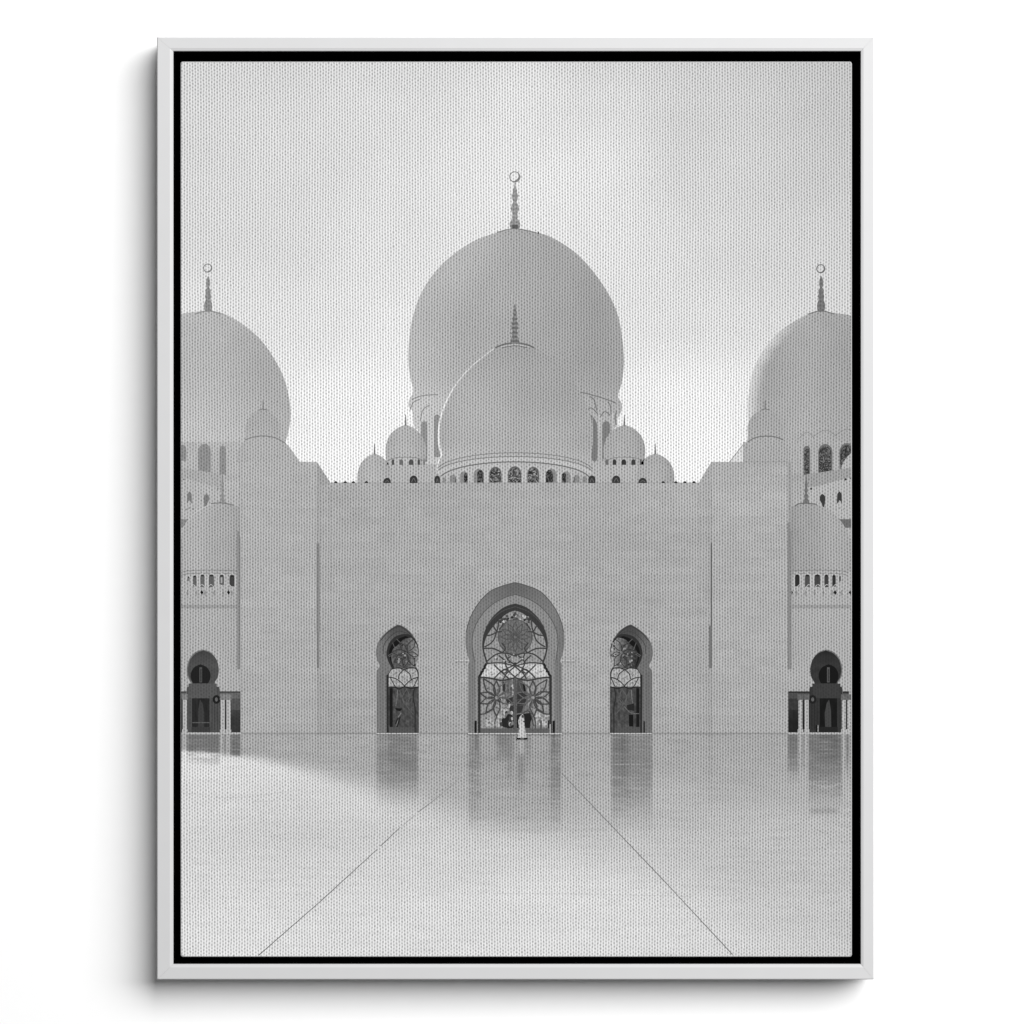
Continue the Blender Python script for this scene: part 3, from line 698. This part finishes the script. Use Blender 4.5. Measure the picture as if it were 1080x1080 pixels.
    k.rect(*([397, 773.5, 441.7, 774.7] if side == 0 else [643.5, 773.5, 688.2, 774.7]), 178)
    if side: k.rect(679, 761, 680.4, 773, 22)
    return k.done()
for s_ in (0, 1): portal(s_)

# ---- central portal
MX = 1086.4
def both(k, pts, w, col, **kw):
    k.line(pts, w, col, **kw); k.line([(MX - x, y) for x, y in pts], w, col, **kw)
k = Ink('printed_portal', 140, 'tall central pointed horseshoe doorway with flower-patterned glass doors')
cx = MX / 2
def sy(l, tail): l = smooth(l) + tail; return list(reversed(l)) + [(MX - x, y) for x, y in l][1:]
k.fill(sy([(cx, 614.2), (531, 617.4), (516, 624), (504, 636.6), (495.6, 651.5), (491.4, 667), (491.4, 682), (493.6, 692.4), (495.8, 697.6)], [(493.9, 700), (493.9, 773.4)]),
       lambda x, y: 119 - 22 * (1 - sm(614, 650, y)) * (1 - .7 * sm(0, 45, abs(x - cx))) - 6 * sm(585, 592, x) + 4 * nz(x * .15, y * .15), 2.5)
k.fill(sy([(cx, 627), (532, 630.6), (520, 637), (509, 647.4), (500.6, 662), (497.8, 677), (499.2, 690), (500.6, 699)], [(499.4, 773.4)]),
       lambda x, y: 134 + 4 * nz(x * .15, y * .15, 2), 2.5)
both(k, [(cx, 627), (532, 630.6), (520, 637), (509, 647.4), (500.6, 662), (497.8, 677), (499.2, 690), (500.4, 699)], .9, 88)
both(k, [(491.6, 667), (496, 651.6), (504.4, 636.8), (516.3, 624.2), (531, 617.7), (cx, 614.5)], .9, 84)
both(k, [(500.4, 699), (500.4, 773)], .7, 106)
k.fill(sy([(cx, 636.7), (535, 639), (527, 643.6), (517, 654), (510.6, 667.4), (508.5, 680), (509.7, 689), (513, 700)], [(504.4, 713.6), (504.4, 773.2)]), 54)
both(k, [(512, 662), (520, 652.5), (530, 644.6), (cx, 640)], .8, 76)
k.fill(sy([(cx, 644.2), (536, 646.6), (528, 652.6), (519.6, 661.6), (513, 672), (510.6, 682), (511.6, 690), (514.6, 699)], [(506.8, 714), (506.8, 769)]),
       lambda x, y: 142 + 16 * nz(x * .3, y * .3, 31) + 46 * sm(699, 702, y) * (1 - sm(713.5, 715.5, y)) - 6 * sm(690, 640, y), 1.5)
# foliage seen at the top of the glass
for i in range(42):
    R_ = random.Random(100 + i); x = R_.uniform(527, 559); y = R_.uniform(646.5 + abs(x - cx) * .3, 657)
    k.disc(x, y, R_.uniform(.6, 1.5), R_.choice((40, 70, 95, 178, 190, 60)))
# rosette of tracery
k.disc(543.4, 672, 18.4, 80, 19)
ros = [(543.4 + (16.4 + 1.3 * abs(math.sin(4 * t))) * math.cos(t), 672 + (17 + 1.3 * abs(math.sin(4 * t))) * math.sin(t)) for t in [2 * math.pi * i / 96 for i in range(96)]]
k.fill([p for p in ros], lambda x, y: 104 + 20 * nz(x * .6, y * .6, 8), 1.2)
for i in range(12):
    t = math.pi * i / 6; a = (543.4, 672); k.leaf(a, (543.4 + 15.6 * math.cos(t), 672 + 16 * math.sin(t)), .17, .75, 76)
D = 68
for p in ([(523.9, 666.7), (525.6, 660), (526, 652.8)], [(523.9, 666.7), (521.6, 662.4), (519.4, 659.4)], [(523.9, 666.7), (518, 669.8), (512.8, 670.5)],
          [(523.4, 667), (521.4, 674), (517, 679), (511, 682.4)], [(523.9, 666.7), (529.4, 666.2)], [(510.5, 684), (519.4, 684), (525, 686), (530, 688.6)],
          [(512.8, 698.4), (519.4, 692.8), (524, 690), (530, 688.6)], [(530, 688.6), (533, 684), (529, 678)], [(530, 688.8), (537, 689.6), (543.2, 692.2)],
          [(531, 657), (529, 661), (526.6, 664)], [(533, 690), (536, 696), (543.2, 701.4)], [(543.2, 690.6), (536.4, 694), (532, 700)],
          [(526, 691.4), (531, 695.6), (534, 700)]):
    both(k, p, 1.35, D - 6)
for i in range(20):
    R_ = random.Random(300 + i); k.disc(R_.uniform(518, 552), R_.uniform(690, 699), R_.uniform(.5, 1.2), R_.choice((50, 175, 60, 180, 165)))
both(k, [(513, 700.4), (520, 699.4), (528, 699.2), (536, 700.8), (543.2, 702.6)], 1.2, 62)
k.disc(543.2, 700.4, 1.6, 52)
for p in ([(521, 701), (528.4, 708.4), (537, 716)], [(521.6, 715.4), (528, 709), (536, 704.6), (543.2, 701.6)], [(533, 700.4), (537, 708.4), (543.2, 714)], [(531, 716.4), (534, 711), (537.4, 708), (543.2, 703)],
          [(528.4, 708.4), (532, 706), (535, 707.6), (532, 710), (528.4, 708.4)]):
    both(k, p, 1.3, 62)
for x, y in ((515, 707), (519, 710), (530, 704), (530, 712.4), (538, 712)):
    for q in range(3):
        for xx in (x, MX - x): k.disc(xx + random.uniform(-1.6, 1.6), y + random.uniform(-1.6, 1.6), .6, 140)
both(k, [(513, 700), (511.4, 703), (511.4, 704.6), (509.6, 706), (509.4, 708), (507.8, 709), (507.4, 711), (505.4, 713.6)], 2.3, 30, curve=False)
both(k, [(505.5, 714.4), (513, 714.8), (520, 716), (528, 717.6), (535, 717), (543.2, 715)], 1.5, 58)
# lower doors: dark interior seen through the middle
k.shape([(529, 719), (538, 717.4), (551, 718), (556, 726), (557, 744), (562, 752), (563, 768), (531, 768), (535, 744), (532, 730)], 112)
k.shape(smooth([(545.6, 718), (551, 720), (554, 727), (555.6, 735), (554, 745), (545.6, 746)], closed=True), 72)
k.shape([(551, 719), (554, 724), (555.4, 733), (553.6, 734), (552, 727)], 22)
for p in ([(545.4, 731), (555, 730.4), (555.6, 736), (545.4, 738)], [(545.4, 739), (554.6, 737), (555, 742), (545.4, 745)], [(533.6, 738), (541, 735), (541, 743), (535, 742)], [(537, 745), (541.6, 744), (541.6, 753), (538, 753)], [(545, 745), (552, 744.6), (550, 752), (545, 753)],
          [(530, 718), (533, 722), (532.6, 733), (530.4, 728)]): k.shape(p, 50)
k.shape(smooth([(526, 764), (530, 758), (533, 757.6), (536, 753.4), (541, 756), (541.4, 767.4), (533, 767.6), (530, 766)], closed=True), 34)
k.shape([(545, 754), (560.4, 752), (561, 758), (559.6, 762), (559, 768), (545, 768)], 28)
k.cells([(512, 755), (529, 755), (529, 767), (512, 767)], speck(140, 178, seed=4), 2.2)
k.cells([(564, 752), (581, 755), (581, 767.6), (564, 767.6)], speck(128, 182, seed=5), 2.2)
for i in range(34):
    R_ = random.Random(500 + i); k.disc(R_.uniform(526, 541), R_.uniform(722, 766), R_.uniform(.7, 1.6), R_.choice((60, 84, 160, 168, 46, 120)), R_.uniform(.8, 2.6))
C1 = (524.2, 735.8); C2 = (562.4, 735.8)
for t in ((509.8, 715.8), (506.8, 731.2), (506.8, 742), (512.6, 751.8), (523.8, 755.8), (523.6, 718), (537.6, 717.6), (540.6, 731), (540.6, 742)): k.leaf(C1, t, .185, 1.15, D if t[0] < 530 else 92)
for t in ((562.2, 718), (577.3, 716.8), (580, 730.2), (580, 742.4), (573.8, 751.8), (563.4, 755.8), (551.2, 752.6), (547, 719), (545.6, 731), (545.6, 742)): k.leaf(C2, t, .185, 1.15, D if t[0] > 555 else 96)
for p in ([(506.8, 753.4), (512.4, 752.6), (520, 748.2)], [(523.8, 755.8), (522, 762), (522.4, 768)]): k.line(p, 1, D)
for p in ([(580, 753.4), (574, 752.6), (566, 748.4)], [(563.4, 755.8), (565, 762), (564.8, 768)], [(551.2, 752.6), (557, 750), (560, 754), (563, 766)]): k.line(p, 1, D)
for x, y in ((515, 726), (513, 758), (516, 762), (572, 726), (572, 735), (514, 736), (562, 746), (524, 746), (569, 760)):
    k.disc(x, y, .9, 104); k.disc(x + 1.8, y + 1, .6, 104)
k.rect(570, 760, 571.6, 768, 78); k.rect(577.8, 760, 579.6, 768, 40)
k.rect(506, 768.4, 580.4, 773.4, lambda x, y: 92 + 5 * nz(x * .4, y), 4)
both(k, [(505.6, 713.8), (505.6, 773)], 1.9, 46); k.rect(541.8, 715.4, 544.8, 772.8, 96)
k.line([(543.3, 716), (543.3, 772)], .6, 60)
k.rect(500.8, 760.4, 502.8, 773.4, 16); k.rect(583.2, 760.4, 585.4, 773.4, 16); k.rect(579.6, 764, 581, 773.4, 150)
k.rect(493.9, 773.5, 592.5, 774.8, 184)
k.done()

# ---- person in the doorway
k = Ink('printed_person', 436, 'tiny person in a long white robe walking before the central doors')
k.fill(smooth([(551.2, 753.0), (549.6, 754.6), (547.6, 757.4), (546.6, 760.6), (546.9, 764), (547.4, 768), (546.8, 773.6), (546.0, 778.4)]) + [(555.2, 778.4)] + list(reversed(smooth([(551.2, 753.0), (552.4, 754.8), (552.9, 758), (553.1, 762), (553.6, 767), (554.4, 773), (555.2, 778.4)]))),
       lambda x, y: 176 + 10 * sm(760, 766, y) - 14 * sm(551, 554.5, x) + 8 * nz(x * .7, y * .4), 1)
k.shape([(550.2, 754.2), (552, 754), (552.6, 756.2), (552, 758), (550.6, 757.4)], 96)
k.disc(551.4, 755.8, .8, 46, 1.1); k.rect(551.6, 760.6, 553.6, 761.8, 48)
k.line([(550.2, 764), (549.6, 777)], .6, 176)
k.rect(545, 778.4, 549, 780, 14); k.rect(549, 778.8, 552.6, 780, 96); k.rect(552.6, 778.4, 556.6, 780, 16)
k.done()

# ------------------------------------------------------------------ camera
cam = bpy.data.cameras.new('camera'); co = bpy.data.objects.new('camera', cam); COL.objects.link(co)
DIST = 3.0
co.location = (0, FRONT - DIST, CZ); co.rotation_euler = (math.radians(90), 0, 0)
cam.sensor_width = 36; cam.lens = 36 * DIST / 1.08; cam.clip_start = 0.05; cam.clip_end = 50
S.camera = co

# ------------------------------------------------------------------ light: one large soft box, high on the right, and dim studio air
ld = bpy.data.lights.new('softbox', 'AREA'); ld.shape = 'RECTANGLE'; ld.size = 12.2; ld.size_y = 7.0
ld.energy = 1.0; ld.color = (1, 1, 1)
lo = bpy.data.objects.new('softbox', ld); COL.objects.link(lo)
lo.location = (6.75, -6.6, CZ + 4.4); lo.rotation_euler = (math.radians(90), 0, 0)
ld.energy = 2700
w = bpy.data.worlds.new('World'); S.world = w; w.use_nodes = True
bg = w.node_tree.nodes['Background']; bg.inputs[0].default_value = (1, 1, 1, 1); bg.inputs[1].default_value = 0.16
S.view_settings.view_transform = 'Standard'; S.view_settings.look = 'None'
S.view_settings.exposure = 0; S.view_settings.gamma = 1; S.view_settings.use_curve_mapping = False
